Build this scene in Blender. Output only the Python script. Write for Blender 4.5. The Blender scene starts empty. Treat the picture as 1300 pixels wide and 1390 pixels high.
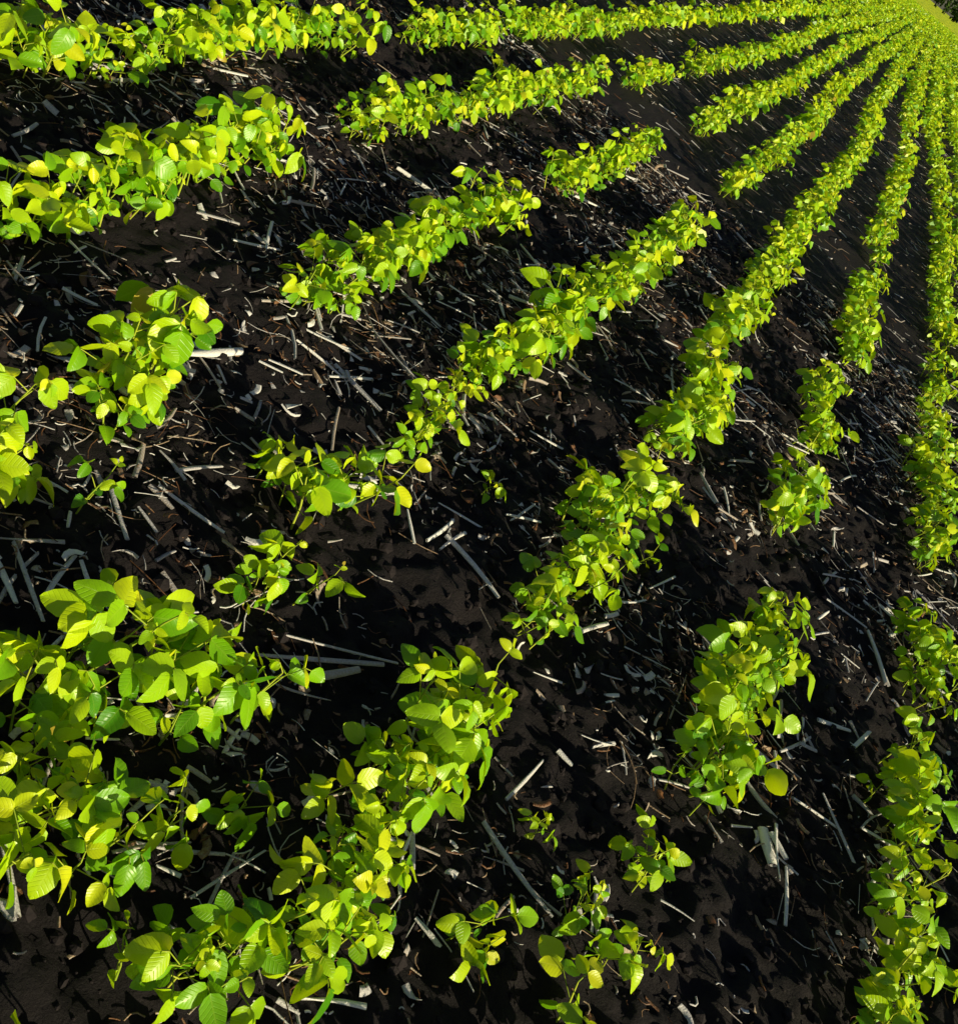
import bpy, math, numpy as np
from mathutils import Matrix, Vector
rng=np.random.default_rng(23)
sc=bpy.context.scene
F=1495.0; CZ=1.13
# ---------------- camera
def nrm(v):
    v=np.array(v,float); return v/np.linalg.norm(v)
Yc=nrm((625,640,-F)); h=np.array((.766,-.643,0)); Xc=nrm(h-h.dot(Yc)*Yc); Zc=np.cross(Xc,Yc)
R=np.array([Xc,Yc,Zc])
cam=bpy.data.cameras.new("camera"); co=bpy.data.objects.new("camera",cam); sc.collection.objects.link(co)
M=Matrix(R.tolist()).to_4x4(); M.translation=Vector((0,0,CZ)); co.matrix_world=M
cam.sensor_fit='VERTICAL'; cam.sensor_height=24; cam.lens=24*F/1390; cam.shift_y=-45/1390
cam.clip_start=.02; cam.clip_end=6000; sc.camera=co
# planted stretches of each crop row, metres on the ground (x across, y along)
ROWS={
0:[[(.97,1.33),(.98,1.53),(1.0,1.71),(.98,1.89),(.97,2.12)],[(1.03,2.38),(1.03,2.63),(1.0,2.80)],[(1.03,3.13),(1.03,3.74),(1.04,4.3),(1.06,5.2)],[(1.06,5.65),(1.07,9.15)]],
1:[[(.53,1.10),(.54,1.15)],[(.56,1.28),(.52,1.35)],[(.52,1.50),(.56,1.66),(.55,1.8),(.59,2.05),(.6,2.22)],[(.59,2.60),(.56,2.84),(.6,3.34),(.56,3.98)],[(.61,4.38),(.60,5.65)],[(.61,6.3),(.64,10.53)]],
2:[[(.04,.65),(.09,.71),(.15,.81),(.19,.9),(.13,.97),(.14,1.08),(.14,1.21),(.18,1.36)],[(.22,1.55),(.177,1.62),(.179,1.80),(.153,2.0),(.22,2.31)],[(.179,2.48),(.21,2.75),(.17,3.15)],[(.171,3.5),(.189,4.32),(.194,5.3),(.202,6.76),(.245,8.85)]],
3:[[(-.148,.64),(-.186,.717),(-.213,.844),(-.189,.941),(-.148,1.02)],[(-.169,1.19),(-.2,1.265)],[(-.25,1.40),(-.2127,1.55)],[(-.216,1.77),(-.218,2.0),(-.207,2.25),(-.22,2.55),(-.188,3.02),(-.172,3.32),(-.192,4.25)],[(-.195,5.2),(-.15,8.2)]],
4:[[(-.515,.98),(-.58,1.08)],[(-.575,1.27),(-.5635,1.36),(-.60,1.47)],[(-.584,1.89),(-.583,2.1),(-.574,2.4),(-.58,2.69),(-.568,3.15)],[(-.575,3.55),(-.556,4.09),(-.55,5.05)],[(-.538,5.9),(-.495,10.0)]],
5:[[(-.919,1.43),(-.928,1.65),(-.965,1.89),(-.965,2.02),(-.988,2.25),(-.9565,2.38)],[(-.985,2.77),(-.9745,3.24),(-.985,3.63),(-.966,4.2),(-.942,5.05)],[(-.917,5.6),(-.901,6.4)],[(-.888,7.0),(-.856,10.7)]],
6:[[(-1.3655,1.81),(-1.319,2.14),(-1.334,2.43),(-1.352,2.8),(-1.31,3.3)],[(-1.3065,3.75),(-1.3216,4.85),(-1.3245,6.8)]]}
BUSHY={(3,0):1.06,(2,0):1.0,(4,1):1.2,(5,0):1.08,(3,2):1.15,(3,1):.9,(6,0):1.06,(1,0):.9,(1,1):.9,(4,0):1.05}
WIDE={(3,0):(.045,1.35),(2,0):(.028,1.1),(4,1):(.032,1.45),(3,2):(.028,1.1)}
# ---------------- noise
def vn(x,y,seed=0):
    xi=np.floor(x).astype(np.int64); yi=np.floor(y).astype(np.int64); fx=x-xi; fy=y-yi
    fx=fx*fx*(3-2*fx); fy=fy*fy*(3-2*fy)
    def hs(a,b):
        n=(a*374761393+b*668265263+seed*982451653)&0x7fffffff
        n=((n^(n>>13))*1274126177)&0x7fffffff
        return ((n^(n>>16))&0xffff)/65535.0
    return (hs(xi,yi)*(1-fx)+hs(xi+1,yi)*fx)*(1-fy)+(hs(xi,yi+1)*(1-fx)+hs(xi+1,yi+1)*fx)*fy-.5
def gh(x,y,cell=0.0):
    x=np.asarray(x,float); y=np.asarray(y,float)
    f=np.clip(1-(cell-.02)/.08,0,1)
    r=np.hypot(x,y); far=np.clip(1-(r-20)/40,0,1)
    z=.03*vn(x*2.3,y*2.3,1)*far
    z=z+f*(.022*vn(x*11,y*11,2)+.021*vn(x*25,y*25,3)+.014*vn(x*52,y*52,4))
    return z
# ---------------- mesh helper
def mk(name,V,Fc,mats,midx=None,attr=None,smooth=True,nper=4):
    me=bpy.data.meshes.new(name); V=np.asarray(V,np.float32); 
    me.vertices.add(len(V)); me.vertices.foreach_set("co",V.ravel())
    Fc=np.asarray(Fc,np.int32); n=len(Fc)
    me.loops.add(Fc.size); me.loops.foreach_set("vertex_index",Fc.ravel())
    me.polygons.add(n); me.polygons.foreach_set("loop_start",np.arange(n,dtype=np.int32)*Fc.shape[1])
    me.polygons.foreach_set("loop_total",np.full(n,Fc.shape[1],np.int32))
    if midx is not None: me.polygons.foreach_set("material_index",np.asarray(midx,np.int32))
    me.polygons.foreach_set("use_smooth",np.full(n,smooth,bool))
    if attr is not None:
        a=me.attributes.new("lf",'FLOAT_VECTOR','POINT'); a.data.foreach_set("vector",np.asarray(attr,np.float32).ravel())
    for m in mats: me.materials.append(m)
    me.update(calc_edges=True)
    o=bpy.data.objects.new(name,me); sc.collection.objects.link(o); return o
# ---------------- materials
class NT:
    def __init__(s,name):
        s.m=bpy.data.materials.new(name); s.m.use_nodes=True; s.t=s.m.node_tree; s.t.nodes.clear()
    def n(s,ty,**kw):
        nd=s.t.nodes.new(ty)
        for k,v in kw.items():
            if k.startswith('i_'):
                nd.inputs[k[2:].replace('_',' ')].default_value=v
            else: setattr(nd,k,v)
        return nd
    def l(s,a,b): s.t.links.new(a,b)
    def math(s,op,a,b=None):
        nd=s.t.nodes.new('ShaderNodeMath'); nd.operation=op
        for i,v in enumerate((a,b)):
            if v is None: continue
            if isinstance(v,(int,float)): nd.inputs[i].default_value=v
            else: s.l(v,nd.inputs[i])
        return nd.outputs[0]
    def mix(s,f,a,b):
        nd=s.t.nodes.new('ShaderNodeMix'); nd.data_type='RGBA'
        for i,v in ((0,f),(6,a),(7,b)):
            if isinstance(v,(int,float)): nd.inputs[i].default_value=v
            elif isinstance(v,tuple): nd.inputs[i].default_value=(*v,1)
            else: s.l(v,nd.inputs[i])
        return nd.outputs[2]
    def ramp(s,f,stops):
        nd=s.t.nodes.new('ShaderNodeValToRGB'); e=nd.color_ramp.elements
        while len(e)<len(stops): e.new(.5)
        for q,(p,c) in zip(e,stops): q.position=p; q.color=(*c,1)
        s.l(f,nd.inputs[0]); return nd.outputs[0]
def leaf_mat():
    t=NT("soybean_leaf"); at=t.n('ShaderNodeAttribute',attribute_name="lf")
    sp=t.n('ShaderNodeSeparateXYZ'); t.l(at.outputs['Vector'],sp.inputs[0]); u,w,r=sp.outputs
    aw=t.math('ABSOLUTE',w)
    mid=t.math('LESS_THAN',aw,.05)
    sv=t.math('SINE',t.math('MULTIPLY',t.math('SUBTRACT',u,t.math('MULTIPLY',aw,.28)),44))
    sv=t.math('POWER',t.math('MAXIMUM',sv,0),6)
    vein=t.math('MAXIMUM',mid,t.math('MULTIPLY',sv,.4))
    geo=t.n('ShaderNodeNewGeometry')
    nz=t.n('ShaderNodeTexNoise',i_Scale=60.0,i_Detail=3.0); t.l(geo.outputs['Position'],nz.inputs['Vector'])
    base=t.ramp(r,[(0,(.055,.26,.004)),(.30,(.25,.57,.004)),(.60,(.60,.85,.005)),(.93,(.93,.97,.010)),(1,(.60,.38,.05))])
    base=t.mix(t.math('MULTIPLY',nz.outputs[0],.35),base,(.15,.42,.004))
    col=t.mix(t.math('MULTIPLY',vein,.14),base,(.65,.78,.10))
    bp=t.n('ShaderNodeBump',i_Strength=.45,i_Distance=.0018)
    t.l(t.math('SUBTRACT',t.math('MULTIPLY',nz.outputs[0],1.0),vein),bp.inputs['Height'])
    p=t.n('ShaderNodeBsdfPrincipled',i_Roughness=.36); p.inputs['Specular IOR Level'].default_value=.5
    t.l(col,p.inputs['Base Color']); t.l(bp.outputs[0],p.inputs['Normal'])
    tr=t.n('ShaderNodeBsdfTranslucent')
    tc=t.mix(.55,col,(.95,1.0,.004)); t.l(tc,tr.inputs[0])
    ms=t.n('ShaderNodeMixShader',i_Fac=.28); t.l(p.outputs[0],ms.inputs[1]); t.l(tr.outputs[0],ms.inputs[2])
    o=t.n('ShaderNodeOutputMaterial'); t.l(ms.outputs[0],o.inputs[0]); return t.m
def simple(name,stops,rough=.7,bump=.3,scale=200.0,spec=.25,attr=True):
    t=NT(name); geo=t.n('ShaderNodeNewGeometry')
    nz=t.n('ShaderNodeTexNoise',i_Scale=scale,i_Detail=3.0); t.l(geo.outputs['Position'],nz.inputs['Vector'])
    if attr:
        at=t.n('ShaderNodeAttribute',attribute_name="lf"); sp=t.n('ShaderNodeSeparateXYZ'); t.l(at.outputs['Vector'],sp.inputs[0])
        f=t.math('ADD',sp.outputs[2],t.math('MULTIPLY',t.math('SUBTRACT',nz.outputs[0],.5),.5))
    else: f=nz.outputs[0]
    c=t.ramp(f,stops)
    bp=t.n('ShaderNodeBump',i_Strength=bump,i_Distance=.003); t.l(nz.outputs[0],bp.inputs['Height'])
    p=t.n('ShaderNodeBsdfPrincipled',i_Roughness=rough); p.inputs['Specular IOR Level'].default_value=spec
    t.l(c,p.inputs['Base Color']); t.l(bp.outputs[0],p.inputs['Normal'])
    o=t.n('ShaderNodeOutputMaterial'); t.l(p.outputs[0],o.inputs[0]); return t.m
LEAF=leaf_mat()
STEM=simple("soybean_stem",[(0,(.22,.36,.02)),(1,(.50,.54,.05))],.6,.1)
STRAW=simple("dry_straw",[(0,(.08,.030,.015)),(.27,(.22,.10,.045)),(.46,(.40,.30,.21)),(.68,(.52,.49,.52)),(1,(.92,.89,.88))],.5,.5,350.0,.4)
CLOD=simple("soil_clod",[(.2,(.008,.006,.008)),(.8,(.030,.023,.026))],.85,.8,150.0,.2)
TREE=simple("tree_foliage",[(0,(.02,.045,.010)),(1,(.07,.13,.02))],.8,.1,3.0,.1)
BARK=simple("bark",[(0,(.04,.03,.02)),(1,(.1,.08,.06))],.9,.3,5.0,.1,False)
# ground
t=NT("dark_soil"); geo=t.n('ShaderNodeNewGeometry'); P=geo.outputs['Position']
n1=t.n('ShaderNodeTexNoise',i_Scale=9.0,i_Detail=8.0,i_Roughness=.65); t.l(P,n1.inputs['Vector'])
n2=t.n('ShaderNodeTexNoise',i_Scale=110.0,i_Detail=6.0,i_Roughness=.75); t.l(P,n2.inputs['Vector'])
c=t.ramp(n1.outputs[0],[(.3,(.006,.005,.007)),(.55,(.014,.011,.015)),(.8,(.036,.028,.032))])
c=t.mix(t.math('MULTIPLY',n2.outputs[0],.5),c,(.024,.018,.019))
sp=t.n('ShaderNodeSeparateXYZ'); t.l(P,sp.inputs[0])
far=t.n('ShaderNodeMapRange'); t.l(sp.outputs[1],far.inputs[0]); far.inputs[1].default_value=60; far.inputs[2].default_value=100
mp=t.n('ShaderNodeMapping'); mp.inputs['Scale'].default_value=(1.3,.12,1); t.l(P,mp.inputs[0])
n3=t.n('ShaderNodeTexNoise',i_Scale=1.0,i_Detail=6.0); t.l(mp.outputs[0],n3.inputs['Vector'])
gc=t.ramp(n3.outputs[0],[(.35,(.26,.46,.008)),(.58,(.90,.98,.02))])
c=t.mix(far.outputs[0],c,gc)
hh=t.math('ADD',t.math('MULTIPLY',n2.outputs[0],1.1),n1.outputs[0])
bp=t.n('ShaderNodeBump',i_Strength=.9,i_Distance=.013); t.l(hh,bp.inputs['Height'])
p=t.n('ShaderNodeBsdfPrincipled',i_Roughness=.75); p.inputs['Specular IOR Level'].default_value=.22
t.l(c,p.inputs['Base Color']); t.l(bp.outputs[0],p.inputs['Normal'])
o=t.n('ShaderNodeOutputMaterial'); t.l(p.outputs[0],o.inputs[0]); SOIL=t.m

def axis(a,b,st,ext,ratio=1.06):
    mid=list(np.arange(a,b,st)); up=[];s=st;x=mid[-1]
    while x<ext: s*=ratio; x+=s; up.append(x)
    dn=[];s=st;x=mid[0]
    while x>-ext: s*=ratio; x-=s; dn.append(x)
    return np.array(dn[::-1]+mid+up)
ax=axis(-2.3,2.2,.008,3000); ay=axis(.1,4.4,.008,3000)
cx=np.gradient(ax); cy=np.gradient(ay)
GX,GY=np.meshgrid(ax,ay); CC=np.maximum(*np.meshgrid(cx,cy))
GZ=gh(GX,GY,CC)
V=np.stack([GX,GY,GZ],-1).reshape(-1,3); nx=len(ax); ny=len(ay)
i=(np.arange(ny-1)[:,None]*nx+np.arange(nx-1)[None]).ravel()
mk("soil_ground",V,np.stack([i,i+1,i+nx+1,i+nx],-1),[SOIL])

# ---------------- sun
el=math.radians(19); az=math.radians(109)
S=np.array((math.cos(el)*math.sin(az),math.cos(el)*math.cos(az),math.sin(el)))
sl=bpy.data.lights.new("sun",'SUN'); sl.energy=5; sl.angle=math.radians(.5); sl.color=(1,.90,.58)
so=bpy.data.objects.new("sun",sl); sc.collection.objects.link(so); so.rotation_euler=Vector(S).to_track_quat('Z','Y').to_euler()
w=bpy.data.worlds.new("World"); sc.world=w; w.use_nodes=True; wn=w.node_tree
sky=wn.nodes.new('ShaderNodeTexSky'); sky.sky_type='NISHITA'; sky.sun_disc=False; sky.sun_elevation=el; sky.sun_rotation=az
wn.links.new(sky.outputs[0],wn.nodes['Background'].inputs[0]); wn.nodes['Background'].inputs[1].default_value=.05

# ---------------- plants
def leafgrid(lod):
    nu,nv={0:(7,5),1:(4,3),2:(2,2)}[lod]
    if lod==2: # diamond
        return np.array([[0,0],[.45,-1],[1,0],[.45,1]],float), np.array([[0,1,2,3]])
    u=np.linspace(0,1,nu); ww=np.linspace(-1,1,nv)
    U,W=np.meshgrid(u,ww,indexing='ij'); 
    i=(np.arange(nu-1)[:,None]*nv+np.arange(nv-1)[None]).ravel()
    return np.stack([U.ravel(),W.ravel()],-1), np.stack([i,i+nv,i+nv+1,i+1],-1)
def unit(a): return a/np.maximum(np.linalg.norm(a,axis=-1,keepdims=True),1e-9)
def build_leaves(Ls,lod):
    A=np.array(Ls); Pp=A[:,0:3]; Fv=unit(A[:,3:6]); N=A[:,6:9]; L=A[:,9]; Wd=A[:,10]; r=A[:,11]
    N=unit(N-(N*Fv).sum(1,keepdims=True)*Fv); Sd=np.cross(N,Fv)
    g,f=leafgrid(lod); u=g[:,0][None]; ww=g[:,1][None]; n=len(A)
    uu=.5-.5*np.cos(np.pi*u)
    if lod==2: hw=np.ones_like(u); uu=u
    else: hw=np.clip(np.sin(np.pi*np.clip(uu,0,1)**.77),0,1)**.66
    curl=rng.uniform(-.05,.6,(n,1)); fold=rng.uniform(-.1,.7,(n,1)); ph=rng.uniform(0,6.28,(n,1))
    asym=rng.uniform(-.12,.12,(n,1))
    x=L[:,None]*uu; y=Wd[:,None]*.5*ww*hw*(1+asym*np.sign(ww)); 
    z=-curl*L[:,None]*uu**2+fold*np.abs(y)+ .06*L[:,None]*np.sin(u*7+ph)*np.abs(ww)
    z=z-rng.uniform(0,.4,(n,1))*Wd[:,None]*.5*(ww*hw)**2
    V=Pp[:,None]+Fv[:,None]*x[...,None]+Sd[:,None]*y[...,None]+N[:,None]*z[...,None]
    at=np.stack([np.broadcast_to(uu,x.shape),np.broadcast_to(ww*hw,x.shape),np.broadcast_to(r[:,None],x.shape)],-1)
    m=g.shape[0]; Fc=f[None]+(np.arange(n)*m)[:,None,None]
    return V.reshape(-1,3),Fc.reshape(-1,4),at.reshape(-1,3)
def build_tubes(T,ns=4):
    A=np.array(T); a=A[:,0:3]; b=A[:,3:6]; r0=A[:,6]; r1=A[:,7]; rr=A[:,8]; n=len(A)
    d=unit(b-a); ref=np.where(np.abs(d[:,2:3])>.9,np.array([[1.,0,0]]),np.array([[0,0,1.]]))
    s=unit(np.cross(d,ref)); q=np.cross(d,s); th=np.arange(ns)*2*np.pi/ns
    c=np.cos(th)[None,:,None]; sn=np.sin(th)[None,:,None]
    ring=s[:,None]*c+q[:,None]*sn
    V=np.stack([a[:,None]+ring*r0[:,None,None],b[:,None]+ring*r1[:,None,None]],1).reshape(-1,3)
    j=np.arange(ns); f=np.stack([j,(j+1)%ns,(j+1)%ns+ns,j+ns],-1)
    Fc=(f[None]+(np.arange(n)*2*ns)[:,None,None]).reshape(-1,4)
    at=np.zeros((len(V),3)); at[:,2]=np.repeat(rr,2*ns); return V,Fc,at
up=np.array((0,0,1.))
def sph(azm,e): return np.array((math.cos(e)*math.cos(azm),math.cos(e)*math.sin(azm),math.sin(e)))
def plant(x,y,s,Ls,Ts,lod,z0):
    u=rng.uniform; H=u(.065,.135)*s; lean=np.array((u(-.35,.35),u(-.35,.35),1)); 
    base=np.array((x,y,z0-.005)); top=base+lean*H; pr=u(-.2,.2)
    if lod<2:
        mid=base+lean*H*.5+np.array((u(-.006,.006),u(-.006,.006),0))
        Ts.append([*base,*mid,.0021*s,.0018*s,u(.2,1)]); Ts.append([*mid,*top,.0018*s,.0012*s,u(.2,1)])
    def leaf(Pt,fd,L,wr,hf):
        nn=up*.6+S*u(.1,1.3)+rng.normal(0,.47,3)
        Ls.append([*Pt,*fd,*nn,L,L*wr,min(max(.26+.40*hf+pr+rng.normal(0,.2),0),.94) if u()>.004 else 1.0])  # random tone plus height: sunlit tops painted yellower, lower leaves deeper green
    a0=u(0,6.28)
    if lod<2:
        for da in (0,math.pi):
            p0=base+lean*H*.42; d=sph(a0+da+u(-.3,.3),u(.1,.6)); p1=p0+d*u(.012,.025)*s
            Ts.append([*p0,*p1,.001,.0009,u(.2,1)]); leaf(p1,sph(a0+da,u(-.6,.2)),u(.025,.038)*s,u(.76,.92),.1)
    nt=rng.integers(3,6) if lod<2 else 3
    az0=a0+1.57
    for i in range(nt):
        f=(i+1)/nt; p0=base+lean*H*(.45+.55*f)
        a=az0+i*2.6+u(-.5,.5); e=u(.35,1.1)+(.25 if i==nt-1 else 0); pl=(u(.03,.062) if i<nt-1 else u(.012,.03))*s
        d=sph(a,e); p1=p0+d*pl
        if lod<2:
            Ts.append([*p0,*p1,.0011*s,.0008*s,u(.2,1)])
        L=(u(.026,.047) if i<nt-1 else u(.015,.032))*s
        if lod==2: L*=1.42
        dr=u(-1.1,.35)
        tdir=sph(a,dr); p2=p1+sph(a,dr*.3)*.009*s
        if lod==0: Ts.append([*p1,*p2,.0008,.0007,.6])
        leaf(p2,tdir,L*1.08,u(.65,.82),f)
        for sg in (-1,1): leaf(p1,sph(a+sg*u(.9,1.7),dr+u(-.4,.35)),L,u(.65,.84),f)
def emit_row(name,pts):
    buck={0:[],1:[],2:[]}; Ts=[]
    zz=gh(np.array([p[0] for p in pts]),np.array([p[1] for p in pts]))
    for (x,y,s),z in zip(pts,zz):
        r=math.hypot(x,y); lod=0 if r<3.6 else 1 if r<8 else 2
        plant(x,y,s,buck[lod],Ts,lod,float(z))
    Vs=[];Fs=[];As=[];Ms=[];off=0
    for lod,Ls in buck.items():
        if not Ls: continue
        v,f,a=build_leaves(Ls,lod); Vs.append(v);Fs.append(f+off);As.append(a);Ms.append(np.zeros(len(f)));off+=len(v)
    if Ts:
        v,f,a=build_tubes(Ts); Vs.append(v);Fs.append(f+off);As.append(a);Ms.append(np.ones(len(f)));off+=len(v)
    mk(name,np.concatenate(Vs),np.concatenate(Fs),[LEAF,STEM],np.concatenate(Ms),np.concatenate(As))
SP=.0235
X0=.93; D=.382
for k in range(-10,16):
    pts=[]; xn=X0-D*k; ystart=-1.0
    if k in ROWS:
        for si,s in enumerate(ROWS[k]):
            bs=BUSHY.get((k,si),1.0); lat,dn_=WIDE.get((k,si),(.021,1.0))
            for (xa,ya),(xb,yb) in zip(s[:-1],s[1:]):
                n=max(1,int(dn_*math.hypot(xb-xa,yb-ya)/(SP if ya<5 else SP*1.3)+rng.uniform(.2,.8)))
                for j in range(n):
                    f=(j+rng.uniform(.1,.9))/n; yy=ya+(yb-ya)*f
                    g=float(vn(np.array(yy*9.),np.array(k*5.7),41))+.5*float(vn(np.array(yy*3.),np.array(k*2.7),42))
                    if g<-.26 and rng.uniform()<.6 and yy>1.6: continue
                    wx=.05*float(vn(np.array(yy*6.),np.array(k*3.1),43))
                    pts.append((xa+(xb-xa)*f+wx+rng.normal(0,lat),yy,bs*rng.uniform(.62,1.1)*(1+.3*g)))
        ystart=max(p[1] for p in pts)+.05
        xl=ROWS[k][-1][-1][0]; y0=min(p[1] for p in pts)-(.45 if k==3 else .1)
        yy=-1.0
        while yy<y0: pts.append((ROWS[k][0][0][0]+rng.normal(0,.02),yy,rng.uniform(.7,1.0))); yy+=.05
    else: xl=xn
    y=ystart
    while y<115:
        r=math.hypot(xn,y)
        st=.036 if r<10 else .050 if r<40 else .12
        sz=1.0 if r<10 else 1.14+.2*min(1,(r-10)/10) if r<40 else 1.95
        if abs(xn)>3.0: st*=1.8
        b=min(1,max(0,(y-ystart)/6)); x=xl*(1-b)+xn*b
        g=vn(np.array([y*1.3]),np.array([k*7.3]),11)[0]+.4*vn(np.array([y*5.]),np.array([k*3.3]),12)[0]
        if g>-.39 or y>20:
            wob=.02*math.sin(y*.7+k)
            pts.append((x+wob+rng.normal(0,.018+.026*min(1,max(0,y-8)/12)),y,sz*rng.uniform(.65,1.12)*(1+.3*g)))
        y+=st*rng.uniform(.6,1.4)
    emit_row("soybean_row",pts)
st=[(-.048,1.851,.55),(.439,1.129,.75),(.343,.99,.7),(.358,1.236,.5),(-.444,1.104,.75),(-.319,1.459,.85),(-.086,.724,.85),(-.045,.805,.8),(.0,.86,.75),(.291,2.044,.65),(.45,1.16,.6),(.31,.98,.7),(-.34,1.44,.8)]
emit_row("soybean_seedlings",st)

# ---------------- residue
def sticks(n,xr,yr,Lr,Wr,tk,curv,up_,colr,ns=5,nr=5,dens=True,fixed=None):
    if fixed is None:
        m=n*2 if dens else n
        x=rng.uniform(*xr,m); y=rng.uniform(*yr,m)
        if dens:
            pr=vn(x*2.2,y*2.2,21)+.8*vn(x*6,y*6,22)+.25
            keep=np.argsort(-(pr+rng.uniform(-.5,.5,m)))[:n]; x=x[keep]; y=y[keep]
        L=rng.uniform(0,1,n)**1.8*(Lr[1]-Lr[0])+Lr[0]; W=rng.uniform(*Wr,n); a=rng.uniform(0,2*np.pi,n); col=rng.uniform(*colr,n)
    else:
        fx=np.array(fixed); x,y,L,W,a,col=fx.T; n=len(fx); a=np.radians(a)
    s=np.linspace(-.5,.5,nr)[None]; k=rng.normal(0,curv,n)[:,None]; tilt=rng.normal(0,up_,n)[:,None]
    X=x[:,None]+np.cos(a)[:,None]*s*L[:,None]-np.sin(a)[:,None]*k*L[:,None]*s**2*2
    Y=y[:,None]+np.sin(a)[:,None]*s*L[:,None]+np.cos(a)[:,None]*k*L[:,None]*s**2*2
    Zg=gh(X,Y); zc=Zg.mean(1,keepdims=True)*.5+Zg.max(1,keepdims=True)*.5
    Z=zc+np.abs(tilt)*L[:,None]*.5+tilt*s*L[:,None]+W[:,None]*tk*.4+rng.uniform(0,.008,(n,1))+ (rng.normal(0,.25*curv,n)[:,None])*L[:,None]*s**2*2
    C=np.stack([X,Y,Z],-1); T=unit(np.gradient(C,axis=1)); Sd=unit(np.cross(T,up)); N=np.cross(Sd,T)
    th=np.arange(ns)*2*np.pi/ns+rng.uniform(0,6,n)[:,None]
    tw=rng.normal(0,.5,n)[:,None]+s*rng.normal(0,.8,n)[:,None]
    Wv=W[:,None]*(1-.25*np.abs(s)*2*rng.uniform(0,1,(n,1)))
    e1=Sd*np.cos(tw)[...,None]+N*np.sin(tw)[...,None]; e2=np.cross(T,e1)
    V=C[:,:,None]+e1[:,:,None]*(np.cos(th)[:,None,:]*Wv[...,None]*.5)[...,None]+e2[:,:,None]*(np.sin(th)[:,None,:]*Wv[...,None]*.5*tk)[...,None]
    V=V.reshape(-1,3); j=np.arange(ns); f=[]
    for q in range(nr-1):
        f.append(np.stack([q*ns+j,q*ns+(j+1)%ns,(q+1)*ns+(j+1)%ns,(q+1)*ns+j],-1))
    f=np.concatenate(f); Fc=(f[None]+(np.arange(n)*ns*nr)[:,None,None]).reshape(-1,4)
    at=np.zeros((len(V),3)); at[:,2]=np.repeat(col,ns*nr); return V,Fc,at
big=[(-.572,1.60,.15,.018,72,.95),(-.055,1.653,.11,.010,85,1.0),(-.03,1.66,.10,.008,82,.95),(.03,1.64,.15,.010,-16,.85),(.918,2.463,.18,.016,-69,1.0),(.93,2.46,.15,.008,-66,.95),
 (.729,1.578,.07,.026,-60,1.0),(.745,1.59,.05,.018,-40,.95),(.808,1.742,.12,.011,15,.95),(-.05,1.21,.22,.010,49,.65),(-.04,1.25,.2,.008,40,.7),(-.03,1.19,.12,.014,60,.6),(.887,2.07,.10,.012,70,.95),
 (.55,3.3,.14,.012,30,.95),(-.05,1.75,.1,.007,20,.95),(-.1,1.6,.08,.008,130,.95),(.3,1.3,.12,.008,80,.8),(.35,1.15,.16,.008,-20,.75),(-.35,1.25,.12,.009,10,.85),(-.75,2.0,.12,.011,60,.95),
 (.82,2.05,.10,.012,35,.95),(.78,1.5,.12,.008,100,.9),(-.78,2.9,.14,.012,20,.95),(-.4,3.0,.14,.012,-30,.95)]
parts=[sticks(9000,(-2.4,2.0),(-.1,5),(.012,.085),(.0013,.0033),.5,.16,.10,(0,.9),4,4),
 sticks(17000,(-2.4,2.0),(-.1,5),(.005,.026),(.0014,.005),.5,.5,.25,(0,.95),3,4),
 sticks(2600,(-2.4,2.0),(-.1,5),(.03,.14),(.004,.0105),.4,.05,.05,(.5,1.0),6,4),
 sticks(5500,(-2.4,2.0),(-.1,5),(.010,.045),(.005,.015),.07,.3,.2,(.1,1.0),6,5),
 sticks(9000,(-5,5),(5,16),(.03,.12),(.003,.009),.3,.15,.06,(.1,.95),4,3,False),
 sticks(0,0,0,0,0,.5,.03,.03,0,7,5,False,big)]
Vs=[];Fs=[];As=[];off=0
for v,f,a in parts: Vs.append(v);Fs.append(f+off);As.append(a);off+=len(v)
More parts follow.
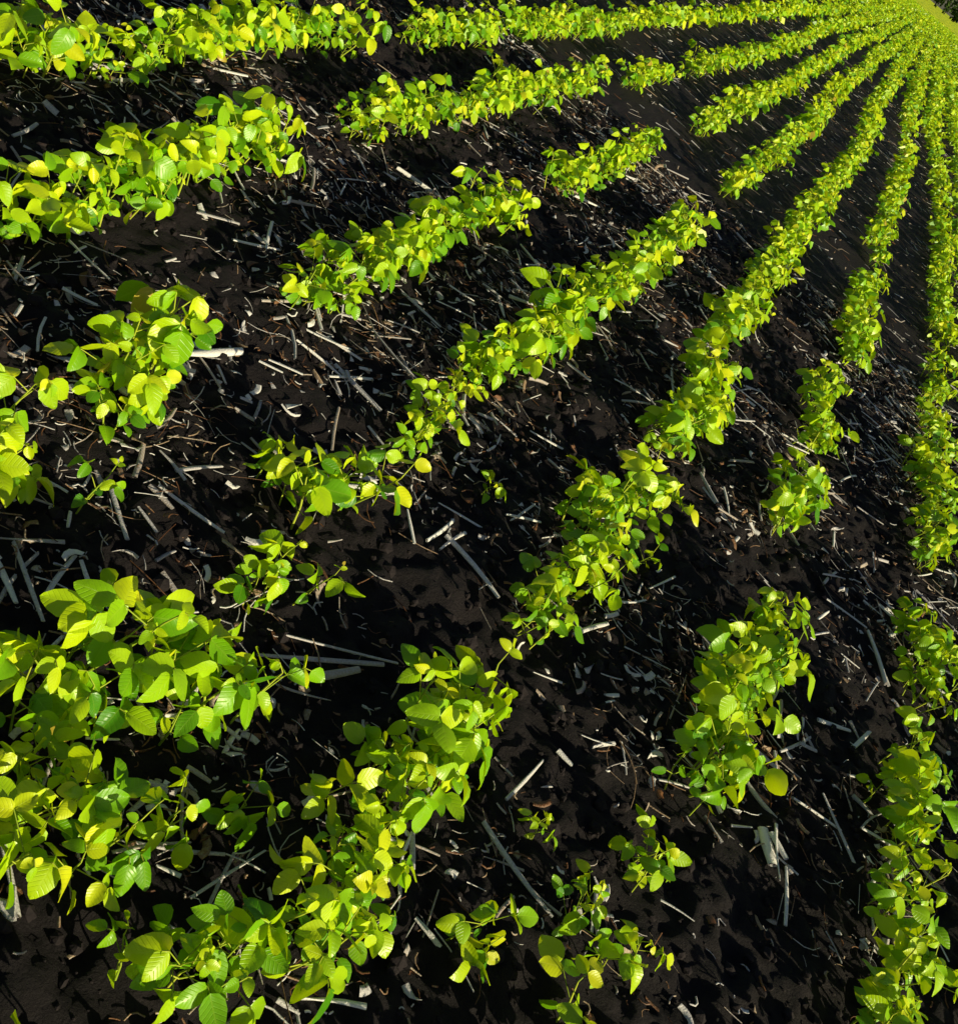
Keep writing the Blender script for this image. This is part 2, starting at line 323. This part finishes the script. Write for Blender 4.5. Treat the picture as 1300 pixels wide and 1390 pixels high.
mk("crop_residue",np.concatenate(Vs),np.concatenate(Fs),[STRAW],None,np.concatenate(As))
def clods(n):
    import bmesh
    bm=bmesh.new(); bmesh.ops.create_icosphere(bm,subdivisions=1,radius=1); bm.verts.ensure_lookup_table()
    v=np.array([q.co[:] for q in bm.verts]); f=np.array([[q.index for q in p.verts] for p in bm.faces]); bm.free()
    x=rng.uniform(-2.6,2.2,n); y=rng.uniform(0,5.,n); r=.002+.012*rng.uniform(0,1,n)**4
    z=gh(x,y)+r*.2; sc_=rng.uniform(.6,1.3,(n,1,3))
    q=v[None]*sc_; ph=rng.uniform(0,50,(n,1))
    d=1+.5*vn(q[...,0]*1.7+ph,q[...,1]*1.7+q[...,2]*1.3,31)+.3*vn(q[...,2]*4+ph,q[...,0]*4,32)
    V=q*d[...,None]*r[:,None,None]+np.stack([x,y,z],-1)[:,None]
    return V.reshape(-1,3),(f[None]+(np.arange(n)*len(v))[:,None,None]).reshape(-1,3)
V,Fc=clods(26000); at=np.zeros((len(V),3)); at[:,2]=.5
mk("soil_clods",V,Fc,[CLOD],None,at,False)

# ---------------- distant trees
Ls=[];Ts=[]
for i in range(150):
    x=-260+i*3.6+rng.uniform(-2,2); y=560+rng.uniform(-12,12); H=rng.uniform(5.5,10.5)
    Ts.append([x,y,-.2,x+rng.uniform(-.3,.3),y,H*.6,.28,.14,.5])
    for j in range(110):
        d=rng.normal(0,1,3); d/=np.linalg.norm(d); rr=rng.uniform(.35,1)
        c=np.array((x,y,H*.52))+d*rr*np.array((H*.40,H*.40,H*.46))
        Ls.append([*c,*rng.normal(0,1,3),*rng.normal(0,1,3),1.5,1.2,rng.uniform(0,1)])
v1,f1,a1=build_leaves(Ls,2); v2,f2,a2=build_tubes(Ts,6)
mk("distant_tree_line",np.concatenate([v1,v2]),np.concatenate([f1,f2+len(v1)]),[TREE,BARK],np.r_[np.zeros(len(f1)),np.ones(len(f2))],np.concatenate([a1,a2]))
sc.view_settings.view_transform='Standard'; sc.view_settings.look='None'; sc.view_settings.exposure=0
